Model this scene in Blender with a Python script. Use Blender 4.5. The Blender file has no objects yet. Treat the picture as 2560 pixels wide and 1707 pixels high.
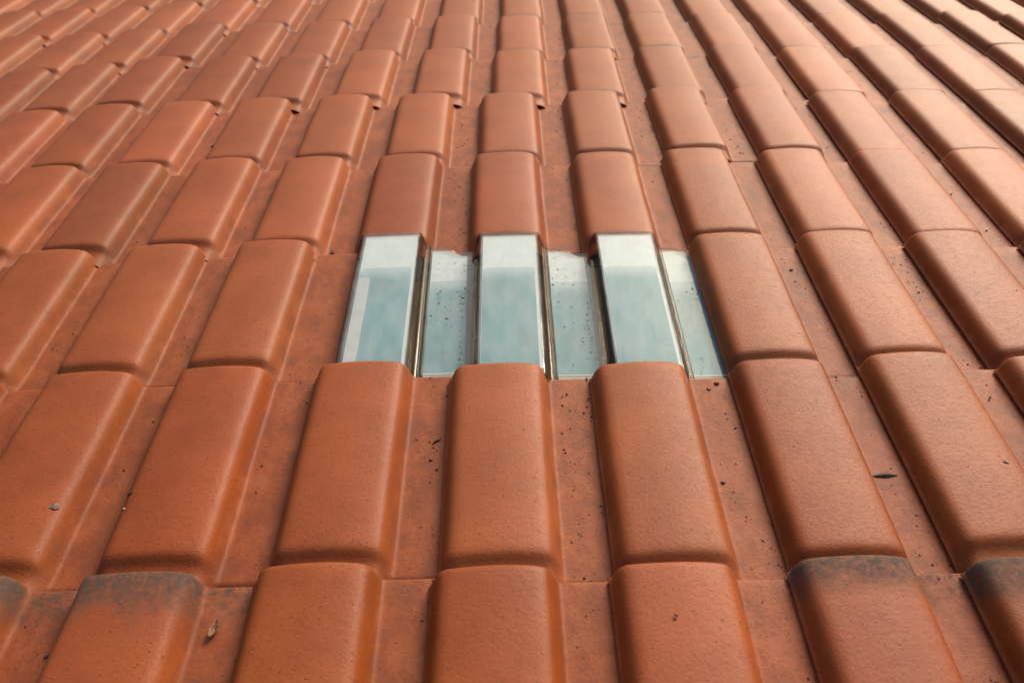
import bpy, bmesh, math, random
from mathutils import Vector, Matrix, Euler, noise
R = math.radians
W = 0.21                     # cover width of one tile, metres; lengths below are in tile widths unless said otherwise
scene = bpy.context.scene
COL = scene.collection

# ------------------------------------------------------------------ camera, sky, sun, exposure
SLOPE = R(15)                # the roof falls away from the viewer
ROOF_M = Matrix.Translation((0, 0, 4.2)) @ Matrix.Rotation(-SLOPE, 4, 'X')
CAM_H, CAM_PITCH, CAM_ROLL, FOC = 3.7953, 0.6308, -0.0263, 1.7

cp, sp = math.cos(CAM_PITCH), math.sin(CAM_PITCH)
fwd, right, down = Vector((0, cp, -sp)), Vector((1, 0, 0)), Vector((0, -sp, -cp))
cr, sr = math.cos(CAM_ROLL), math.sin(CAM_ROLL)
right, down = cr*right - sr*down, sr*right + cr*down
cm = Matrix((right, -down, -fwd)).transposed().to_4x4()
cm.translation = Vector((0, 0, CAM_H*W))
cam = bpy.data.cameras.new('camera')
cam_o = bpy.data.objects.new('camera', cam); COL.objects.link(cam_o)
cam_o.matrix_world = ROOF_M @ cm
cam.sensor_width = 36.0
cam.lens = 18.0*FOC
cam.clip_start, cam.clip_end = 0.02, 3000
cam.dof.use_dof = True
cam.dof.focus_distance = 1.36
cam.dof.aperture_fstop = 5.6
scene.camera = cam_o

SUN_EL, SUN_AZ = R(23), R(29)          # azimuth measured from straight ahead (+Y) to the right (+X)
world = bpy.data.worlds.new('World'); scene.world = world
world.use_nodes = True
wn = world.node_tree.nodes; wl = world.node_tree.links
bg = wn['Background']
sky = wn.new('ShaderNodeTexSky'); sky.sky_type = 'NISHITA'; sky.sun_disc = False
sky.sun_elevation = SUN_EL; sky.sun_rotation = SUN_AZ
sky.dust_density = 6.0; sky.air_density = 1.0; sky.ozone_density = 1.0; sky.altitude = 0
wl.new(sky.outputs[0], bg.inputs[0]); bg.inputs[1].default_value = 0.115

sun = bpy.data.lights.new('sun', 'SUN'); sun.energy = 1.8; sun.angle = R(18); sun.color = (1.0, 0.90, 0.79)
sun_o = bpy.data.objects.new('sun', sun); COL.objects.link(sun_o)
sd = Vector((math.sin(SUN_AZ)*math.cos(SUN_EL), math.cos(SUN_AZ)*math.cos(SUN_EL), math.sin(SUN_EL)))
sun_o.rotation_euler = sd.to_track_quat('Z', 'Y').to_euler()

vs = scene.view_settings
vs.view_transform = 'Standard'; vs.look = 'None'; vs.gamma = 1.0; vs.use_curve_mapping = False
vs.exposure = 0.80
scene.cycles.max_bounces = 10; scene.cycles.transparent_max_bounces = 24

# ------------------------------------------------------------------ helpers
def link(name, mesh, parent=None, mat=None):
    o = bpy.data.objects.new(name, mesh); COL.objects.link(o)
    if parent: o.parent = parent
    if mat and not mesh.materials: mesh.materials.append(mat)
    return o

def tag(o, label=None, cat=None, group=None, kind=None):
    if label: o['label'] = label
    if cat: o['category'] = cat
    if group: o['group'] = group
    if kind: o['kind'] = kind
    return o

class NT:
    """a small node-graph writer"""
    def __init__(s, name):
        s.m = bpy.data.materials.new(name); s.m.use_nodes = True
        s.t = s.m.node_tree; s.t.nodes.clear()
        s.out = s.t.nodes.new('ShaderNodeOutputMaterial')
    def n(s, typ, **kw):
        nd = s.t.nodes.new(typ)
        for k, v in kw.items():
            if k.startswith('i_'):
                key = k[2:]
                sock = nd.inputs[int(key)] if key.isdigit() else nd.inputs[key.replace('_', ' ')]
                s.put(sock, v)
            else: setattr(nd, k, v)
        return nd
    def put(s, sock, v):
        if isinstance(v, bpy.types.NodeSocket): s.t.links.new(v, sock)
        else: sock.default_value = v
    def math(s, op, a, b=0.0, c=0.0, clamp=False):
        nd = s.t.nodes.new('ShaderNodeMath'); nd.operation = op; nd.use_clamp = clamp
        s.put(nd.inputs[0], a); s.put(nd.inputs[1], b); s.put(nd.inputs[2], c)
        return nd.outputs[0]
    def step(s, v, lo, hi, a=0.0, b=1.0):
        nd = s.t.nodes.new('ShaderNodeMapRange'); nd.interpolation_type = 'SMOOTHSTEP'
        s.put(nd.inputs[0], v); s.put(nd.inputs[1], lo); s.put(nd.inputs[2], hi); s.put(nd.inputs[3], a); s.put(nd.inputs[4], b)
        return nd.outputs[0]
    def mix(s, f, a, b, mode='MIX'):
        nd = s.t.nodes.new('ShaderNodeMix'); nd.data_type = 'RGBA'; nd.blend_type = mode
        s.put(nd.inputs[0], f); s.put(nd.inputs[6], a); s.put(nd.inputs[7], b)
        return nd.outputs[2]
    def noise(s, vec, scale, detail=3.0, rough=0.5, dist=0.0):
        nd = s.n('ShaderNodeTexNoise', i_Vector=vec, i_Scale=scale, i_Detail=detail, i_Roughness=rough, i_Distortion=dist)
        return nd.outputs[0]
    def scale(s, vec, xyz):
        nd = s.t.nodes.new('ShaderNodeVectorMath'); nd.operation = 'MULTIPLY'
        s.put(nd.inputs[0], vec); nd.inputs[1].default_value = xyz
        return nd.outputs[0]

def c4(r, g, b): return (r, g, b, 1.0)

# ------------------------------------------------------------------ materials
def clay_material():
    k = NT('fired_clay')
    obj = k.n('ShaderNodeTexCoord').outputs['Object']
    info = k.n('ShaderNodeObjectInfo')
    rnd = info.outputs['Random']
    tone = k.n('ShaderNodeAttribute', attribute_type='OBJECT', attribute_name='tone').outputs['Fac']
    moss = k.n('ShaderNodeAttribute', attribute_type='OBJECT', attribute_name='moss').outputs['Fac']
    xyz = k.n('ShaderNodeSeparateXYZ', i_0=obj)
    x, y, z = xyz.outputs
    shift = k.n('ShaderNodeCombineXYZ', i_0=k.math('MULTIPLY', rnd, 37.0), i_1=k.math('MULTIPLY', rnd, 91.0), i_2=k.math('MULTIPLY', rnd, 13.0)).outputs[0]
    P = k.n('ShaderNodeVectorMath', operation='ADD', i_0=obj, i_1=shift).outputs[0]
    # in the pan?
    pan = k.step(z, -0.130*W, -0.165*W)
    big = k.noise(P, 9.0, 4.0, 0.55)
    mid = k.noise(P, 42.0, 5.0, 0.6)
    drag = k.noise(k.scale(P, (85.0, 330.0, 200.0)), 1.0, 4.0, 0.65, 0.8)          # marks drawn across the tile by the die
    fine = k.noise(k.scale(P, (360.0, 480.0, 420.0)), 1.0, 4.0, 0.7)
    base = k.mix(k.step(big, 0.3, 0.7), c4(*CLAY_A), c4(*CLAY_B))
    base = k.mix(k.math('MULTIPLY', k.step(mid, 0.50, 0.75), 0.25), base, c4(*CLAY_C))
    base = k.mix(k.math('MULTIPLY', k.step(drag, 0.54, 0.72), 0.34), base, c4(*CLAY_D))
    base = k.mix(k.step(fine, 0.42, 0.72, 0.0, 0.36), base, c4(*CLAY_D))
    # each tile fired a little lighter or darker; tone also paints in warm light patches
    v = k.math('ADD', k.math('MULTIPLY', k.math('SUBTRACT', rnd, 0.5), 0.34), k.math('ADD', tone, 1.0))
    hsv = k.n('ShaderNodeHueSaturation', i_Color=base, i_Value=v, i_Saturation=k.math('SUBTRACT', 1.02, k.math('MULTIPLY', rnd, 0.05)), i_Hue=k.math('ADD', 0.497, k.math('MULTIPLY', k.math('FRACT', k.math('MULTIPLY', rnd, 7.3)), 0.006)))
    base = hsv.outputs[0]
    # pinkish sky sheen painted into the faces that look up; steep flanks go without
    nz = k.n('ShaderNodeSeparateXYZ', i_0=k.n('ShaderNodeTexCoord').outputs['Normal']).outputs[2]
    sheen = k.math('MULTIPLY', k.step(nz, 0.70, 0.985), k.step(k.noise(P, 30.0, 4.0, 0.6), 0.25, 0.75, 0.16, 0.46))
    base = k.mix(sheen, base, c4(*TOP_SHEEN))
    # dust and damp stains held in the pan
    st = k.noise(k.scale(P, (34.0, 20.0, 20.0)), 1.0, 6.0, 0.65)
    base = k.mix(k.math('MULTIPLY', pan, k.step(st, 0.42, 0.66, 0.0, 0.60)), base, c4(0.12, 0.032, 0.014))
    base = k.mix(k.math('MULTIPLY', pan, k.step(st, 0.52, 0.30, 0.05, 0.35)), base, c4(0.26, 0.100, 0.058))
    # pores, specks
    def specks(scale, thr, dens, stretch):
        vo = k.n('ShaderNodeTexVoronoi', feature='F1', i_Vector=k.scale(P, stretch), i_Scale=scale, i_Randomness=1.0)
        keep = k.step(k.n('ShaderNodeSeparateColor', i_0=vo.outputs['Color']).outputs[0], dens, dens + 0.02)
        return k.math('MULTIPLY', keep, k.step(vo.outputs['Distance'], thr, thr*0.45))
    s1 = specks(170.0, 0.19, 0.66, (0.7, 1.2, 1.0))
    s2 = specks(340.0, 0.26, 0.50, (0.5, 1.3, 1.0))
    s3 = specks(78.0, 0.12, 0.60, (0.8, 1.15, 1.0))
    s1 = k.math('MAXIMUM', s1, s3)
    spots = k.math('MAXIMUM', k.math('MULTIPLY', s1, 0.85), k.math('MULTIPLY', s2, k.step(mid, 0.42, 0.6, 0.25, 0.9)))
    base = k.mix(spots, base, c4(0.045, 0.018, 0.010))
    # grey film of lichen creeping in from the lower edge
    ed = k.noise(P, 24.0, 5.0, 0.65)
    reach = k.math('MULTIPLY', moss, 0.26*W)
    d = k.math('ADD', y, k.math('MULTIPLY', k.math('SUBTRACT', ed, 0.5), k.math('MULTIPLY', moss, 0.45*W)))
    film = k.step(d, k.math('MULTIPLY', reach, -1.5), k.math('MULTIPLY', reach, -0.15))
    film = k.math('MULTIPLY', film, k.step(moss, 0.0, 0.12))
    film = k.math('MULTIPLY', film, k.step(k.noise(P, 130.0, 4.0, 0.7), 0.30, 0.58, 0.42, 0.90))
    film = k.math('MULTIPLY', film, k.math('SUBTRACT', 1.0, k.math('MULTIPLY', pan, k.step(k.noise(P, 60.0, 4.0, 0.7), 0.35, 0.6, 0.05, 0.70))))
    base = k.mix(film, base, c4(0.044, 0.037, 0.031))
    rough = k.math('ADD', k.step(drag, 0.3, 0.7, CLAY_ROUGH, CLAY_ROUGH + 0.08), k.math('MULTIPLY', film, 0.3))
    rough = k.math('ADD', rough, k.math('MULTIPLY', pan, 0.06))
    h = k.math('ADD', k.math('MULTIPLY', drag, 0.45), k.math('ADD', k.math('MULTIPLY', fine, 0.55), k.math('MULTIPLY', mid, 0.30)))
    h = k.math('SUBTRACT', h, k.math('MULTIPLY', spots, 0.8))
    h = k.math('ADD', h, k.math('MULTIPLY', k.noise(P, 190.0, 3.0, 0.6), 0.9))
    bump = k.n('ShaderNodeBump', i_Strength=0.40, i_Distance=0.0012, i_Height=h)
    p = k.n('ShaderNodeBsdfPrincipled', i_Base_Color=base, i_Roughness=rough, i_Normal=bump.outputs[0])
    p.inputs['IOR'].default_value = 1.55
    p.inputs['Specular IOR Level'].default_value = 0.20
    k.t.links.new(p.outputs[0], k.out.inputs[0])
    return k.m

def clear_material():
    """clear moulded plastic or glass with a thin bloom of dust on the faces that look up"""
    k = NT('clear_glass')
    tc = k.n('ShaderNodeTexCoord')
    obj = tc.outputs['Object']
    nz = k.n('ShaderNodeSeparateXYZ', i_0=tc.outputs['Normal']).outputs[2]
    up = k.step(nz, 0.75, 0.97)
    wave = k.noise(k.scale(obj, (26.0, 5.0, 10.0)), 1.0, 3.0, 0.5, 0.6)
    fine = k.noise(obj, 260.0, 4.0, 0.6)
    cloud = k.noise(k.scale(obj, (30.0, 16.0, 10.0)), 1.0, 5.0, 0.6)
    bump = k.n('ShaderNodeBump', i_Strength=k.math('MULTIPLY', up, 0.05), i_Distance=0.002, i_Height=wave)
    tr = k.n('ShaderNodeBsdfTransparent', i_Color=k.mix(k.step(k.math('ABSOLUTE', nz), 0.75, 0.97), c4(0.62, 0.53, 0.45), c4(0.93, 0.98, 0.98)))
    di = k.n('ShaderNodeBsdfDiffuse', i_Color=c4(*BLOOM))
    dust = k.math('MULTIPLY', up, k.math('ADD', k.step(cloud, 0.3, 0.7, 0.05, 0.14), k.step(fine, 0.50, 0.7, 0.0, 0.03)))
    dust = k.math('ADD', dust, 0.02)
    body = k.n('ShaderNodeMixShader', i_0=dust, i_1=tr.outputs[0], i_2=di.outputs[0])
    gl = k.n('ShaderNodeBsdfGlossy', i_Color=c4(1, 1, 1), i_Roughness=k.step(up, 0.0, 1.0, 0.16, 0.03), i_Normal=bump.outputs[0])
    fr = k.n('ShaderNodeFresnel', i_IOR=1.36, i_Normal=bump.outputs[0])
    front = k.math('SUBTRACT', 1.0, k.n('ShaderNodeNewGeometry').outputs['Backfacing'])
    mx = k.n('ShaderNodeMixShader', i_0=k.math('MULTIPLY', k.math('MULTIPLY', fr.outputs[0], front), k.step(up, 0.0, 1.0, 0.45, 1.0)), i_1=body.outputs[0], i_2=gl.outputs[0])
    k.t.links.new(mx.outputs[0], k.out.inputs[0])
    return k.m

def plain(name, col, rough=0.7, var=0.25, scale=60.0, bump=0.3, dist=0.002, spec=0.4):
    k = NT(name)
    obj = k.n('ShaderNodeTexCoord').outputs['Object']
    n = k.noise(obj, scale, 5.0, 0.6)
    a = c4(*[c*(1 - var) for c in col]); b = c4(*[min(1, c*(1 + var)) for c in col])
    base = k.mix(k.step(n, 0.3, 0.7), a, b)
    bp = k.n('ShaderNodeBump', i_Strength=bump, i_Distance=dist, i_Height=n)
    p = k.n('ShaderNodeBsdfPrincipled', i_Base_Color=base, i_Roughness=rough, i_Normal=bp.outputs[0])
    p.inputs['Specular IOR Level'].default_value = spec
    k.t.links.new(p.outputs[0], k.out.inputs[0])
    return k.m

def film_material():
    """pale blue film, faintly streaked down the fall"""
    k = NT('pale_blue_film')
    tc = k.n('ShaderNodeTexCoord').outputs['Object']
    info = k.n('ShaderNodeObjectInfo').outputs['Random']
    P = k.n('ShaderNodeVectorMath', operation='ADD', i_0=tc, i_1=k.n('ShaderNodeCombineXYZ', i_0=k.math('MULTIPLY', info, 9.0), i_1=info).outputs[0]).outputs[0]
    st = k.noise(k.scale(P, (70.0, 7.0, 1.0)), 1.0, 4.0, 0.55, 0.4)
    cl = k.noise(k.scale(P, (16.0, 9.0, 1.0)), 1.0, 3.0, 0.5)
    base = k.mix(k.step(st, 0.30, 0.70), c4(0.060, 0.160, 0.180), c4(0.105, 0.195, 0.205))
    base = k.mix(k.step(cl, 0.42, 0.72, 0.0, 0.55), base, c4(0.165, 0.17, 0.17))
    base = k.mix(k.step(cl, 0.45, 0.25, 0.0, 0.55), base, c4(0.040, 0.150, 0.180))
    # the tint thins out to milky white in bands towards its lower end
    xyz = k.n('ShaderNodeSeparateXYZ', i_0=tc).outputs
    yy = k.math('ADD', xyz[1], k.math('MULTIPLY', k.math('SUBTRACT', cl, 0.5), 0.05*W))
    base = k.mix(k.step(yy, -0.74*W, -0.50*W, 0.0, 0.70), base, c4(0.44, 0.42, 0.42))
    p = k.n('ShaderNodeBsdfPrincipled', i_Base_Color=base, i_Roughness=0.8)
    p.inputs['Specular IOR Level'].default_value = 0.1
    k.t.links.new(p.outputs[0], k.out.inputs[0])
    return k.m

CLAY_A, CLAY_B = (0.185, 0.037, 0.004), (0.255, 0.056, 0.006)
CLAY_C, CLAY_D = (0.185, 0.035, 0.006), (0.115, 0.025, 0.008)
CLAY_ROUGH = 0.50
TOP_SHEEN = (0.26, 0.064, 0.020)  # paler pink that paints the sky's sheen onto up-facing clay
BLOOM = (0.5, 0.54, 0.55)
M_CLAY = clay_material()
M_CLEAR = clear_material()
M_STRIP = plain('white_foam', (0.48, 0.445, 0.435), 0.8, 0.06, 40.0)
M_UNDER = plain('brown_felt', (0.10, 0.075, 0.055), 0.8, 0.15, 14.0)
M_FILM = film_material()
M_FLAP = plain('pale_flap', (0.35, 0.295, 0.285), 0.6, 0.08, 30.0)
M_BARK = plain('dark_bark', (0.050, 0.030, 0.022), 0.75, 0.5, 300.0, 0.8)
M_BLACK = plain('black_grit', (0.030, 0.028, 0.026), 0.7, 0.4, 300.0, 0.8)
M_LEAF = plain('dry_leaf', (0.22, 0.10, 0.045), 0.6, 0.5, 200.0, 0.8)
M_MUD = plain('dry_mud', (0.15, 0.085, 0.062), 0.9, 0.4, 260.0, 0.9)
M_CHIP = plain('clay_chip', (0.30, 0.10, 0.045), 0.8, 0.25, 300.0, 0.8)
M_STONE = plain('pale_grit', (0.42, 0.33, 0.27), 0.8, 0.25, 300.0, 0.8)
M_DIRT = plain('dirt', (0.090, 0.042, 0.026), 0.9, 0.5, 40.0)
M_EARTH = plain('earth', (0.16, 0.15, 0.10), 0.95, 0.3, 0.4)

# ------------------------------------------------------------------ ground far below the roof
bm = bmesh.new()
bmesh.ops.create_grid(bm, x_segments=24, y_segments=24, size=1200)
me = bpy.data.meshes.new('ground'); bm.to_mesh(me); bm.free()
ground = link('ground', me, None, M_EARTH); tag(ground, kind='structure')

# ------------------------------------------------------------------ the roof and its grid
L = 1.8254                     # visible length of a tile
THICK, STEP, LAP = 0.064, 0.069, 0.09
roof = bpy.data.objects.new('tiled_roof', None); COL.objects.link(roof)
roof.matrix_world = ROOF_M
roof.empty_display_size = 0.3
tag(roof, 'terracotta tiled roof with three clear skylight tiles set side by side in it', 'roof', kind='thing')

OFFS = {(-2,-2):(0.031,-0.007),(-1,-2):(0.025,0.013),(0,-2):(0.024,-0.007),(1,-2):(0.029,-0.002),(2,-2):(0.036,0.017),(-3,-1):(0.023,-0.011),(-2,-1):(-0.012,0.000),(-1,-1):(0.007,0.009),(0,-1):(-0.003,-0.018),(1,-1):(0.013,-0.026),(2,-1):(0.022,-0.012),(3,-1):(-0.018,0.026),(-4,0):(-0.057,-0.020),(-3,0):(-0.067,-0.003),(-2,0):(-0.074,0.005),(-1,0):(-0.031,0.036),(0,0):(0.021,0.015),(1,0):(0.048,0.006),(2,0):(-0.004,-0.007),(3,0):(-0.038,0.011),(4,0):(-0.071,0.004),(-5,1):(0.045,0.003),(-4,1):(-0.028,-0.004),(-3,1):(-0.049,0.012),(-2,1):(-0.073,-0.012),(-1,1):(-0.077,-0.014),(0,1):(-0.045,-0.014),(1,1):(-0.005,-0.038),(2,1):(-0.033,0.004),(3,1):(-0.026,-0.010),(4,1):(-0.039,-0.022),(5,1):(-0.041,-0.009),(-2,2):(-0.086,0.017),(-1,2):(-0.082,0.001),(0,2):(-0.053,-0.023),(1,2):(-0.028,0.002),(2,2):(-0.002,0.046),(3,2):(0.026,0.020),(4,2):(-0.022,-0.052),(5,2):(-0.008,-0.019),(6,2):(-0.036,-0.009),(-2,3):(-0.001,0.020),(-1,3):(0.013,0.005),(0,3):(0.043,-0.042),(1,3):(0.042,-0.034),(2,3):(0.028,-0.004),(3,3):(0.048,-0.005),(4,3):(0.023,-0.047),(5,3):(0.047,-0.021),(6,3):(-0.007,-0.003),(7,3):(0.057,0.076),(-2,4):(0.021,-0.004),(-1,4):(0.024,0.017),(0,4):(0.042,-0.037),(1,4):(0.062,-0.031),(2,4):(0.034,-0.002),(3,4):(0.071,-0.023),(4,4):(0.047,-0.022),(5,4):(0.024,-0.043),(6,4):(0.048,0.012),(7,4):(0.094,0.125),(-6,2):(0.037,-0.018),(-5,2):(-0.043,0.022),(-4,2):(-0.058,0.012),(-3,2):(-0.089,0.014),(-7,3):(0.095,-0.045),(-6,3):(-0.010,0.021),(-5,3):(-0.100,0.086),(-4,3):(-0.027,0.011),(-3,3):(-0.009,-0.006),(-8,4):(0.027,0.050),(-7,4):(0.074,-0.027),(-6,4):(0.029,0.023),(-5,4):(-0.034,0.101),(-4,4):(-0.000,-0.007),(-3,4):(0.003,-0.045),(-9,5):(0.005,0.101),(-8,5):(0.066,0.019),(-7,5):(0.110,-0.063),(-6,5):(0.029,-0.016)}

def offset(c, r):
    if (c, r) in OFFS: return OFFS[(c, r)]
    sw = sx = sy = 0.0
    for (a, b), (dx, dy) in OFFS.items():
        d2 = (a - c)**2 + 1.5*(b - r)**2
        w = 1.0/(d2*d2)
        sw += w; sx += w*dx; sy += w*dy
    return sx/sw*0.8, sy/sw*0.8

YAW, TX, TY, SKEW, CURV, CURVX = -0.0155, -0.0179, 6.827, 0.0337, -0.0076, -0.003
def grid_point(c, r):
    X, Y = c + SKEW*r, r*L
    cs, sn = math.cos(YAW), math.sin(YAW)
    return Vector((cs*X - sn*Y + TX, sn*X + cs*Y + TY, CURV*r*r + CURVX*c*c))

def tile_matrix(c, r):
    """roof-local matrix of the tile whose lower edge stands at column c, row r"""
    rg = random.Random(c*131 + r*977 + 7)
    ox, oy = offset(c, r)
    p = grid_point(c + ox, r + oy)
    ox2, oy2 = offset(c, r - 1)
    q = grid_point(c + ox*0.8 + ox2*0.2, r - 1 + oy)
    ang = -(YAW + 0.012) + (math.atan2(p.x - q.x, p.y - q.y) - math.atan2(SKEW - YAW*L, L))*0.25   # the courses are stepped sideways; each tile keeps square to its course
    tx_ = math.atan(2*CURV*r/L)
    ty_ = -math.atan(2*CURVX*c)
    m = Matrix.Translation(p*W) @ Matrix.Rotation(-ang + R(rg.uniform(-.25, .25)), 4, 'Z') @ Matrix.Rotation(tx_ + R(rg.uniform(-.1, .1)), 4, 'X') @ Matrix.Rotation(ty_ + R(rg.uniform(-.35, .35)), 4, 'Y')
    return m

# profile across a tile: (x, z) of the upper face, hump centred on x = 0, the pan to its right
CTRL = [(-0.372, -0.166), (-0.379, -0.152), (-0.371, -0.142), (-0.361, -0.130), (-0.344, -0.086), (-0.320, -0.044), (-0.280, -0.018), (-0.21, -0.008), (-0.11, 0.000), (0.0, 0.004),
        (0.10, 0.001), (0.18, -0.006), (0.240, -0.017), (0.279, -0.038), (0.305, -0.080), (0.324, -0.127), (0.336, -0.155), (0.347, -0.169), (0.364, -0.1745), (0.40, -0.175), (0.52, -0.175), (0.62, -0.175), (0.70, -0.174), (0.80, -0.174)]
def catmull(pts, n):
    out = []
    for i in range(len(pts) - 1):
        p0 = pts[max(i - 1, 0)]; p1 = pts[i]; p2 = pts[i + 1]; p3 = pts[min(i + 2, len(pts) - 1)]
        for j in range(n):
            t = j/n
            out.append(tuple(0.5*((2*p1[k]) + (-p0[k] + p2[k])*t + (2*p0[k] - 5*p1[k] + 4*p2[k] - p3[k])*t*t + (-p0[k] + 3*p1[k] - 3*p2[k] + p3[k])*t**3) for k in (0, 1)))
    out.append(pts[-1])
    return out
PROF = catmull(CTRL, 2)

def prof_z(x, prof=PROF):
    for (x0, z0), (x1, z1) in zip(prof[2:], prof[3:]):
        if x0 <= x <= x1: return z0 + (z1 - z0)*(x - x0)/max(1e-6, x1 - x0)
    return prof[-1][1]

def inner(prof, t):
    out = []
    for i, (x, z) in enumerate(prof):
        a = prof[max(i - 1, 0)]; b = prof[min(i + 1, len(prof) - 1)]
        dx, dz = b[0] - a[0], b[1] - a[1]
        l = math.hypot(dx, dz) or 1.0
        out.append((x + dz/l*t, z - dx/l*t))
    # the rim: keep the shell's foot level with the outer one
    x0 = prof[0][0]
    for i in range(8):
        out[i] = (max(out[i][0], x0 + t*0.9), max(out[i][1], prof[0][1]))
    return out

def shell_mesh(name, prof, t, stations, seed=0, wob=0.0, far=None, smooth_angle=50):
    """closed shell: upper face, under face, both ends and both long edges. stations: (y, dz of the upper face)"""
    low = inner(prof, t)
    n = len(prof); verts = []; faces = []
    s = STEP/L
    def wv(x, y, q):
        return wob*noise.noise(Vector((x*2.1 + seed*7.3, y*1.3 + seed*3.1, q + seed)))
    def yy(x, y):
        return min(y, far(x)) if far else y
    for (y, dz) in stations:
        for (x, z) in prof:
            Y = yy(x, y)
            hump = 1.0 if y < -L + 0.02 else min(1.0, max(0.0, (z + 0.165)/0.10)) if y < -1.0 else min(1.0, 0.35 + max(0.0, (z + 0.165)/0.08))
            verts.append(((x + wv(x, Y, 5))*W, (Y + (wv(x, 0, 9)*0.8 if y > -0.1 else 0))*W, (z + dz*hump + s*Y + wv(x, Y, 1))*W))
    base = len(verts)
    for (y, dz) in stations:
        for (x, z) in low:
            Y = yy(x, y)
            verts.append(((x + wv(x, Y, 5))*W, (Y + (wv(x, 0, 9)*0.8 if y > -0.1 else 0))*W, (z + s*Y + wv(x, Y, 1))*W))
    m = len(stations)
    for j in range(m - 1):
        for i in range(n - 1):
            a = j*n + i
            faces.append((a, a + 1, a + n + 1, a + n))
            b = base + a
            faces.append((b + n, b + n + 1, b + 1, b))
        a = j*n; b = base + a
        faces.append((a + n, b + n, b, a))
        a = j*n + n - 1; b = base + a
        faces.append((a, b, b + n, a + n))
    for i in range(n - 1):
        a = i; b = base + i
        faces.append((a, b, b + 1, a + 1))
        a = (m - 1)*n + i; b = base + a
        faces.append((a + 1, b + 1, b, a))
    me = bpy.data.meshes.new(name)
    me.from_pydata(verts, [], faces)
    bm = bmesh.new(); bm.from_mesh(me); bmesh.ops.recalc_face_normals(bm, faces=bm.faces); bm.to_mesh(me); bm.free()
    me.polygons.foreach_set('use_smooth', [True]*len(me.polygons))
    me.set_sharp_from_angle(angle=R(smooth_angle))
    return me

ST = [(-(L + LAP), -0.058), (-L, -0.058), (-L + 0.050, -0.056), (-L + 0.081, -0.046), (-L + 0.095, -0.040), (-L + 0.115, -0.028), (-L + 0.135, -0.014), (-L + 0.155, -0.005), (-L + 0.18, -0.0008), (-L + 0.22, 0), (-1.40, 0), (-1.2, 0), (-0.9, 0), (-0.6, 0), (-0.35, 0), (-0.15, 0), (-0.05, -0.0005), (-0.024, -0.003), (-0.010, -0.008), (-0.002, -0.017), (0.0, -0.030)]
TILES = [shell_mesh('tile', PROF, THICK, ST, seed=i + 1, wob=0.0045) for i in range(6)]
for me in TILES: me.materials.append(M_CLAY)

# the clear tiles are moulded with flatter faces and crisper edges
GCTRL = [(-0.318, -0.166), (-0.318, -0.150), (-0.312, -0.120), (-0.300, -0.075), (-0.288, -0.038), (-0.276, -0.014), (-0.258, -0.002), (-0.238, 0.0), (-0.1, 0.001), (0.0, 0.001),
         (0.1, 0.001), (0.222, 0.0), (0.242, -0.003), (0.258, -0.014), (0.270, -0.045), (0.284, -0.105), (0.296, -0.138), (0.308, -0.144), (0.322, -0.145), (0.329, -0.158), (0.335, -0.172), (0.35, -0.175), (0.55, -0.175), (0.578, -0.175), (0.60, -0.175), (0.66, -0.175), (0.80, -0.175)]
GPROF = catmull(GCTRL, 2)
def gfar(x):
    if x < 0.50: return 0.0
    if x > 0.555: return -0.10
    return -0.10*(x - 0.50)/0.055
GST = [(-(L + LAP), -0.052), (-L - 0.03, -0.038), (-L + 0.015, -0.028), (-L + 0.05, -0.016), (-L + 0.09, -0.007), (-L + 0.15, -0.001), (-1.6, 0), (-1.2, 0), (-0.8, 0), (-0.5, 0), (-0.3, 0), (-0.16, 0), (-0.06, 0), (-0.02, 0), (-0.006, -0.002), (0.0, -0.006)]
GLASS = shell_mesh('glass_tile', GPROF, 0.028, GST, seed=3, wob=0.001, far=gfar, smooth_angle=35)
GLASS.materials.append(M_CLEAR)
def sheet_mesh(name, x0, x1, y0, y1, z, t, rad, cut=0.0):
    """flat sheet with rounded lower corners, laid along the fall of the tile; cut trims the far right corner for the notch"""
    pts = [(x0, y0)]
    pts.append((x1, y0))
    if cut:
        pts += [(x1, y1 - 0.10), (x1 - cut*0.35, y1 - 0.10), (x1 - cut, y1)]
    else:
        for q in range(7):
            a = q/6*math.pi/2
            pts.append((x1 - rad + rad*math.cos(a), y1 - rad + rad*math.sin(a)))
    for q in range(7):
        a = math.pi/2 + q/6*math.pi/2
        pts.append((x0 + rad + rad*math.cos(a), y1 - rad + rad*math.sin(a)))
    bm = bmesh.new()
    s = STEP/L
    up = [bm.verts.new(Vector((x, y, z + s*y))*W) for x, y in pts]
    lo = [bm.verts.new(Vector((x, y, z - t + s*y))*W) for x, y in pts]
    bm.faces.new(up); bm.faces.new(list(reversed(lo)))
    for i in range(len(pts)):
        k2 = (i + 1) % len(pts)
        bm.faces.new((lo[i], lo[k2], up[k2], up[i]))
    bmesh.ops.recalc_face_normals(bm, faces=bm.faces)
    me = bpy.data.meshes.new(name); bm.to_mesh(me); bm.free()
    return me
E0 = -(L + 0.03)
BACK_TOP = sheet_mesh('backing_sheet', -0.236, 0.226, E0, -0.012, -0.033, 0.006, 0.02)
BACK_PAN = sheet_mesh('backing_sheet', 0.345, 0.66, E0, -0.015, -0.206, 0.005, 0.01, cut=0.13)
FILM_TOP = sheet_mesh('tinted_film', -0.232, 0.203, E0, -0.52, -0.0315, 0.001, 0.05)
FILM_PAN = sheet_mesh('tinted_film', 0.345, 0.66, -(L - 0.10), -0.50, -0.2045, 0.001, 0.012)
FILM_SIDE = sheet_mesh('pale_flap', -0.234, -0.135, E0, -0.66, -0.0300, 0.001, 0.05)
for me in (BACK_TOP, BACK_PAN): me.materials.append(M_STRIP)
for me in (FILM_TOP, FILM_PAN): me.materials.append(M_FILM)
FILM_SIDE.materials.append(M_FLAP)
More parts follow.
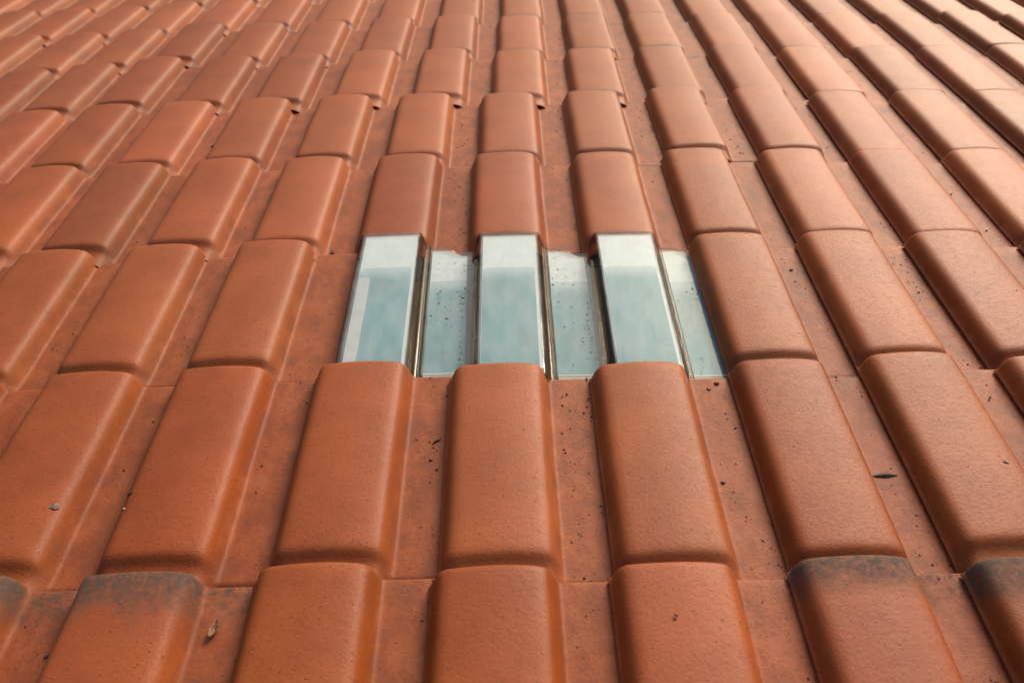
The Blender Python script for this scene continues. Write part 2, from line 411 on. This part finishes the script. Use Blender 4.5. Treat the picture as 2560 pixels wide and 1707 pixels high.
MOSS = {(-2, -2): 1.0, (-3, -2): 0.95, (-4, -2): 0.6, (2, -2): 0.85, (3, -2): 1.0, (4, -2): 0.7,
        (0, 3): 0.30, (1, 3): 0.30, (2, 3): 0.27, (0, 4): 0.30, (1, 4): 0.30, (2, 4): 0.30, (0, 1): 0.12, (1, 1): 0.16, (0, 2): 0.16, (1, 2): 0.24,
        (1, -1): 0.05, (2, -1): 0.1, (-5, 4): 0.3, (-6, 4): 0.25, (-4, 4): 0.25, (-5, 5): 0.25}
TONE = {(0, 2): -0.14, (1, 2): -0.20, (1, 1): -0.02, (-4, 1): -0.16, (-7, 3): -0.2, (-6, 3): -0.2, (-6, 2): -0.16, (-5, 2): -0.1, (-5, 3): -0.15, (-7, 4): -0.1, (-5, 4): -0.12, (-6, 4): -0.1, (-4, 4): -0.12, (4, 3): 0.42, (5, 4): 0.42, (3, 3): 0.25, (4, 4): 0.30,  # raised upper right values paint dappled warm sunlight into the tile colour
        (2, 2): 0.10, (3, 4): 0.05, (2, -2): -0.14, (3, -2): -0.18, (-2, -2): -0.12, (-3, -2): -0.12, (3, 1): 0.14, (4, 1): 0.14, (5, 1): 0.16, (3, 0): 0.08, (4, 0): 0.1, (5, 3): -0.08,
        (0, 3): 0.06, (1, 3): 0.08, (0, 4): 0.06, (1, 4): 0.06, (2, 0): -0.06}
GLASS_AT = {(-1, 0), (0, 0), (1, 0)}

def in_reach(c, r):
    """what the photograph shows, and a margin for a step to the side"""
    if r < -3: return False
    lo = -4.6 - 1.05*(r + 2); hi = 4.9 + 0.85*(r + 2)
    return lo <= c <= hi
MATS = {}
k = 0
for r in range(-3, 8):
    for c in range(-16, 16):
        if not in_reach(c, r): continue
        m = tile_matrix(c, r)
        if (c, r) in GLASS_AT: m = m @ Matrix.Rotation(R({-1: 0.5, 0: 0.1, 1: -0.3}[c]), 4, 'Z')
        MATS[(c, r)] = m
        rg = random.Random(c*57 + r*1013)
        if (c, r) in GLASS_AT:
            o = link('glass_tile', GLASS, roof)
            o['label'] = 'clear glass tile with white backing and a pale blue film under it'
            o.matrix_local = m
            link('backing_sheet', BACK_TOP, o); link('backing_sheet', BACK_PAN, o)
            link('tinted_film', FILM_TOP, o); link('tinted_film', FILM_PAN, o)
            if c == -1: link('pale_flap', FILM_SIDE, o)
        else:
            o = link('tile', TILES[rg.randrange(6)], roof)
            o.matrix_local = m
            o['moss'] = float(MOSS.get((c, r), max(0.0, rg.uniform(-0.12, 0.10))))
            o['tone'] = float(TONE.get((c, r), 0.0)*0.6 + rg.uniform(-0.04, 0.04))
        k += 1


# the membrane the tiles lie over
bm = bmesh.new()
N = 24
gv = [[bm.verts.new((grid_point(-13 + 26*i/N, -4.2 + 12*j/N) + Vector((0, 0, -0.33)))*W) for i in range(N + 1)] for j in range(N + 1)]
for j in range(N):
    for i in range(N): bm.faces.new((gv[j][i], gv[j][i + 1], gv[j + 1][i + 1], gv[j + 1][i]))
ret = bmesh.ops.extrude_face_region(bm, geom=bm.faces[:])
for v in ret['geom']:
    if isinstance(v, bmesh.types.BMVert): v.co.z -= 0.012
bmesh.ops.recalc_face_normals(bm, faces=bm.faces)
me = bpy.data.meshes.new('underlay'); bm.to_mesh(me); bm.free()
link('underlay', me, roof, M_UNDER)

# ------------------------------------------------------------------ loose bits lying on the tiles
def find(c, r):
    """the tile under a roof point given in grid units, and the point in that tile's own widths"""
    p = grid_point(c, r)*W
    best = None
    for key in MATS:
        if abs(key[0] - c) > 2 or abs(key[1] - r) > 2: continue
        q = MATS[key].inverted() @ p
        x, y = q.x/W, q.y/W
        if -L <= y <= 0.0 and -0.37 <= x <= 0.66:
            if best is None or x < 0.5: best = (key, x, y)
    return best

def on_tile(key, x, y, lift=0.0):
    """matrix standing on the upper face of a tile, z along the surface normal"""
    prof = GPROF if key in GLASS_AT else PROF
    z = prof_z(x, prof)
    dz = (prof_z(x + 0.01, prof) - prof_z(x - 0.01, prof))/0.02
    m = MATS[key] @ Matrix.Translation(Vector((x, y, z + STEP/L*y + lift))*W) @ Matrix.Rotation(-math.atan(dz), 4, 'Y')
    return ROOF_M @ m

def lump_mesh(name, sx, sy, sz, seed, rough=0.25, sub=2):
    bm = bmesh.new()
    bmesh.ops.create_icosphere(bm, subdivisions=sub, radius=1.0)
    for v in bm.verts:
        d = 1 + rough*(noise.noise(v.co*1.3 + Vector((seed*3.7, seed, 0))) + 0.5*noise.noise(v.co*3.1 + Vector((0, seed*2.3, 1))))*1.6
        v.co = Vector((v.co.x*sx, v.co.y*sy, max(v.co.z, -0.45)*sz))*d*W
    me = bpy.data.meshes.new(name); bm.to_mesh(me); bm.free()
    return me

def leaf_mesh(name, ln, wd, curl, seed, t=0.006):
    """a curled scrap of leaf: a lens-shaped sheet with a midrib, bent up at its sides, given thickness"""
    bm = bmesh.new(); rows = []
    nu, nv = 10, 6
    for i in range(nu + 1):
        u = i/nu*2 - 1
        w = wd*(1 - abs(u)**1.7)**0.8*(1 + 0.15*noise.noise(Vector((u*3, seed, 0)))) + 0.002
        row = []
        for j in range(nv + 1):
            v = j/nv*2 - 1
            z = curl*(v*v)*wd*1.2 + 0.04*abs(u)**2*ln + 0.008*noise.noise(Vector((u*4, v*4, seed))) + 0.006
            row.append(bm.verts.new(Vector((v*w, u*ln, z))*W))
        rows.append(row)
    for i in range(nu):
        for j in range(nv): bm.faces.new((rows[i][j], rows[i][j + 1], rows[i + 1][j + 1], rows[i + 1][j]))
    ret = bmesh.ops.extrude_face_region(bm, geom=bm.faces[:])
    for v in ret['geom']:
        if isinstance(v, bmesh.types.BMVert): v.co.z += t*W
    bmesh.ops.recalc_face_normals(bm, faces=bm.faces)
    me = bpy.data.meshes.new(name); bm.to_mesh(me); bm.free()
    for p in me.polygons: p.use_smooth = True
    return me

def place(name, me, mat, c, r, label, cat, rot=0.0, group=None, lift=0.0):
    f = find(c, r)
    if f is None: print('NO TILE', name, c, r); return None
    o = link(name, me, None, mat)
    o.matrix_world = on_tile(f[0], f[1], f[2], lift) @ Matrix.Rotation(R(rot), 4, 'Z')
    tag(o, label, cat, group)
    return o

place('dry_leaf', leaf_mesh('dry_leaf', 0.052, 0.022, 0.9, 1), M_LEAF, -1.502, -2.162, 'curled brown scrap of dry leaf in the channel under the grey stained ridge, lower left', 'leaf', -12)
# a curved sliver of bark: crescent outline, thick at the middle
bm = bmesh.new(); ring = []
for i in range(15):
    u = i/14*2 - 1
    w = 0.026*(1 - u*u) + 0.002
    x, y0 = u*0.085, 0.010*(1 - u*u)
    h = 0.014*(1 - u*u) + 0.003
    ring.append([bm.verts.new(Vector(p)*W) for p in ((x, y0 + 0.004, 0.0), (x, y0 + 0.003, h), (x, y0 - w*0.45, h*1.05), (x, y0 - w, 0.003), (x, y0 - w, 0.0))])
for a, b in zip(ring, ring[1:]):
    for j in range(5): bm.faces.new((a[j], a[(j + 1) % 5], b[(j + 1) % 5], b[j]))
bm.faces.new(ring[0]); bm.faces.new(list(reversed(ring[-1])))
bmesh.ops.recalc_face_normals(bm, faces=bm.faces)
me = bpy.data.meshes.new('bark_sliver'); bm.to_mesh(me); bm.free()
place('bark_sliver', me, M_BARK, 2.487, -1.548, 'dark crescent sliver of bark lying crosswise in the channel at right', 'bark', 2)
place('mud_dab', lump_mesh('mud_dab', 0.030, 0.034, 0.010, 4, 0.4), M_MUD, -2.70, -1.71, 'grey brown dab of dry mud stuck on the shoulder of a ridge at left', 'mud')
place('black_lump', lump_mesh('black_lump', 0.034, 0.042, 0.022, 2, 0.4), M_BLACK, -3.471, 1.459, 'black lump of grit alone in an upper left channel far from the glass', 'grit')
place('black_pebble', lump_mesh('black_pebble', 0.018, 0.030, 0.020, 8, 0.25), M_BLACK, -1.621, 0.069, 'small black pebble in the channel just left of the glass tiles', 'pebble')
place('twig_bit', lump_mesh('twig_bit', 0.010, 0.040, 0.010, 5, 0.4), M_BARK, -0.423, -1.35, 'short dark bit of twig in the channel below the first clear pan', 'twig', -48)
place('round_seed', lump_mesh('round_seed', 0.014, 0.014, 0.012, 6, 0.12), M_MUD, -0.450, -1.446, 'round brown seed between the twig bit and a dark crumb', 'seed')
place('dark_crumb', lump_mesh('dark_crumb', 0.010, 0.012, 0.009, 7, 0.3), M_BARK, -0.403, -1.493, 'dark crumb just below the round brown seed', 'crumb')
place('brown_pebble', lump_mesh('brown_pebble', 0.016, 0.013, 0.012, 9, 0.3), M_MUD, 1.439, -1.576, 'brown pebble in the channel beside the third ridge below the glass', 'pebble')
place('clay_chip', lump_mesh('clay_chip', 0.022, 0.018, 0.016, 10, 0.4), M_CHIP, 1.558, -1.055, 'larger red clay chip under the right end of the glass tiles', 'chip', 20)
place('clay_chip', lump_mesh('clay_chip', 0.014, 0.011, 0.010, 11, 0.4), M_CHIP, 1.487, -1.089, 'smaller red clay chip beside the larger one under the glass tiles', 'chip')
place('black_crumb', lump_mesh('black_crumb', 0.022, 0.014, 0.012, 12, 0.35), M_BLACK, 2.47, -0.203, 'black crumb in the channel right of the big ridge beside the glass', 'crumb', 25)
place('bark_flake', lump_mesh('bark_flake', 0.026, 0.012, 0.006, 13, 0.35), M_BARK, 2.543, 0.015, 'flat brown bark flake across a channel above the black crumb', 'bark', 8)
place('dark_flake', lump_mesh('dark_flake', 0.018, 0.010, 0.006, 14, 0.35), M_BARK, 3.185, -1.575, 'dark flake on top of the ridge at the right edge', 'flake', -35)
place('black_seed', lump_mesh('black_seed', 0.020, 0.020, 0.010, 15, 0.35), M_BLACK, 4.368, 1.506, 'small black seed in an upper right channel', 'seed')
place('brown_curl', leaf_mesh('brown_curl', 0.010, 0.005, 1.0, 3, 0.003), M_LEAF, 0.969, -2.198, 'tiny brown curl of leaf on the middle ridge at the bottom edge', 'leaf', 60)
place('pale_stone', lump_mesh('pale_stone', 0.009, 0.008, 0.008, 16, 0.2), M_STONE, -2.27, -1.72, 'tiny pale stone in the left channel beside the mud dab', 'stone')
place('dark_chip', lump_mesh('dark_chip', 0.018, 0.010, 0.010, 17, 0.35), M_BARK, -2.275, -1.655, 'small dark chip above the tiny pale stone in the left channel', 'chip', 25)
place('black_bit', lump_mesh('black_bit', 0.016, 0.011, 0.010, 18, 0.35), M_BLACK, -2.371, -2.231, 'black bit in the bottom left channel beyond the grey stained ridge', 'grit', 30)


# ------------------------------------------------------------------ grit washed into the pans: too much to count
rg = random.Random(5)
bm = bmesh.new()
def crumb(M, s):
    st = rg.uniform(0.6, 1.9); a = rg.uniform(0, 6.28)
    pts = [(1, 0, 0), (-1, 0, 0), (0, 1, 0), (0, -1, 0), (0, 0, 0.8), (0, 0, -0.4)]
    vs_ = []
    for p in pts:
        q = Vector(p)*rg.uniform(0.6, 1.25)
        q = Vector((q.x*st*math.cos(a) - q.y*math.sin(a), q.x*st*math.sin(a) + q.y*math.cos(a), q.z))*s*W
        vs_.append(bm.verts.new(M @ q))
    for f in ((0, 2, 4), (2, 1, 4), (1, 3, 4), (3, 0, 4), (2, 0, 5), (1, 2, 5), (3, 1, 5), (0, 3, 5)):
        bm.faces.new([vs_[i] for i in f])
for key in MATS:
    c, r = key
    glass = key in GLASS_AT
    dirty = rg.choice((0.4, 0.7, 1.0, 1.6))
    dirty *= 1.4 if c >= -1 else 0.7
    if glass: dirty = 1.5
    for i in range(int((22 if r < 3 else 8)*dirty)):          # pan
        cx_, cy_ = rg.uniform(0.37 if glass else 0.42, 0.64), -rg.uniform(0.02, L - 0.04)
        for q in range(rg.choice((1, 1, 1, 2, 4))):
            x = min(0.66, max(0.36 if glass else 0.41, cx_ + rg.gauss(0, 0.025))); y = min(-0.02, max(-L, cy_ + rg.gauss(0, 0.05)))
            crumb(on_tile(key, x, y, 0.001), 0.0024 + 0.0085*rg.random()**3)
    if not glass:
        for i in range(int(4*dirty)):                          # hump
            crumb(on_tile(key, rg.uniform(-0.24, 0.24), -rg.uniform(0.05, L - 0.05), 0.0), 0.002 + 0.005*rg.random()**3)
    if c >= -1 and r < 5:                                       # line of dirt caught against the foot of the next hump
        for i in range(46):
            y = -rg.random()*L
            if noise.noise(Vector((c*3.1, y*2.2, r*5.0))) < -0.05: continue
            crumb(on_tile(key, rg.gauss(0.628, 0.010), y, 0.001), 0.003 + 0.0075*rg.random()**2)
me = bpy.data.meshes.new('dirt'); bm.to_mesh(me); bm.free()
dirt = link('dirt', me, None, M_DIRT)
dirt.matrix_world = Matrix.Identity(4)
tag(dirt, 'dark dirt crumbs washed into the channels between the tile ridges', kind='stuff')
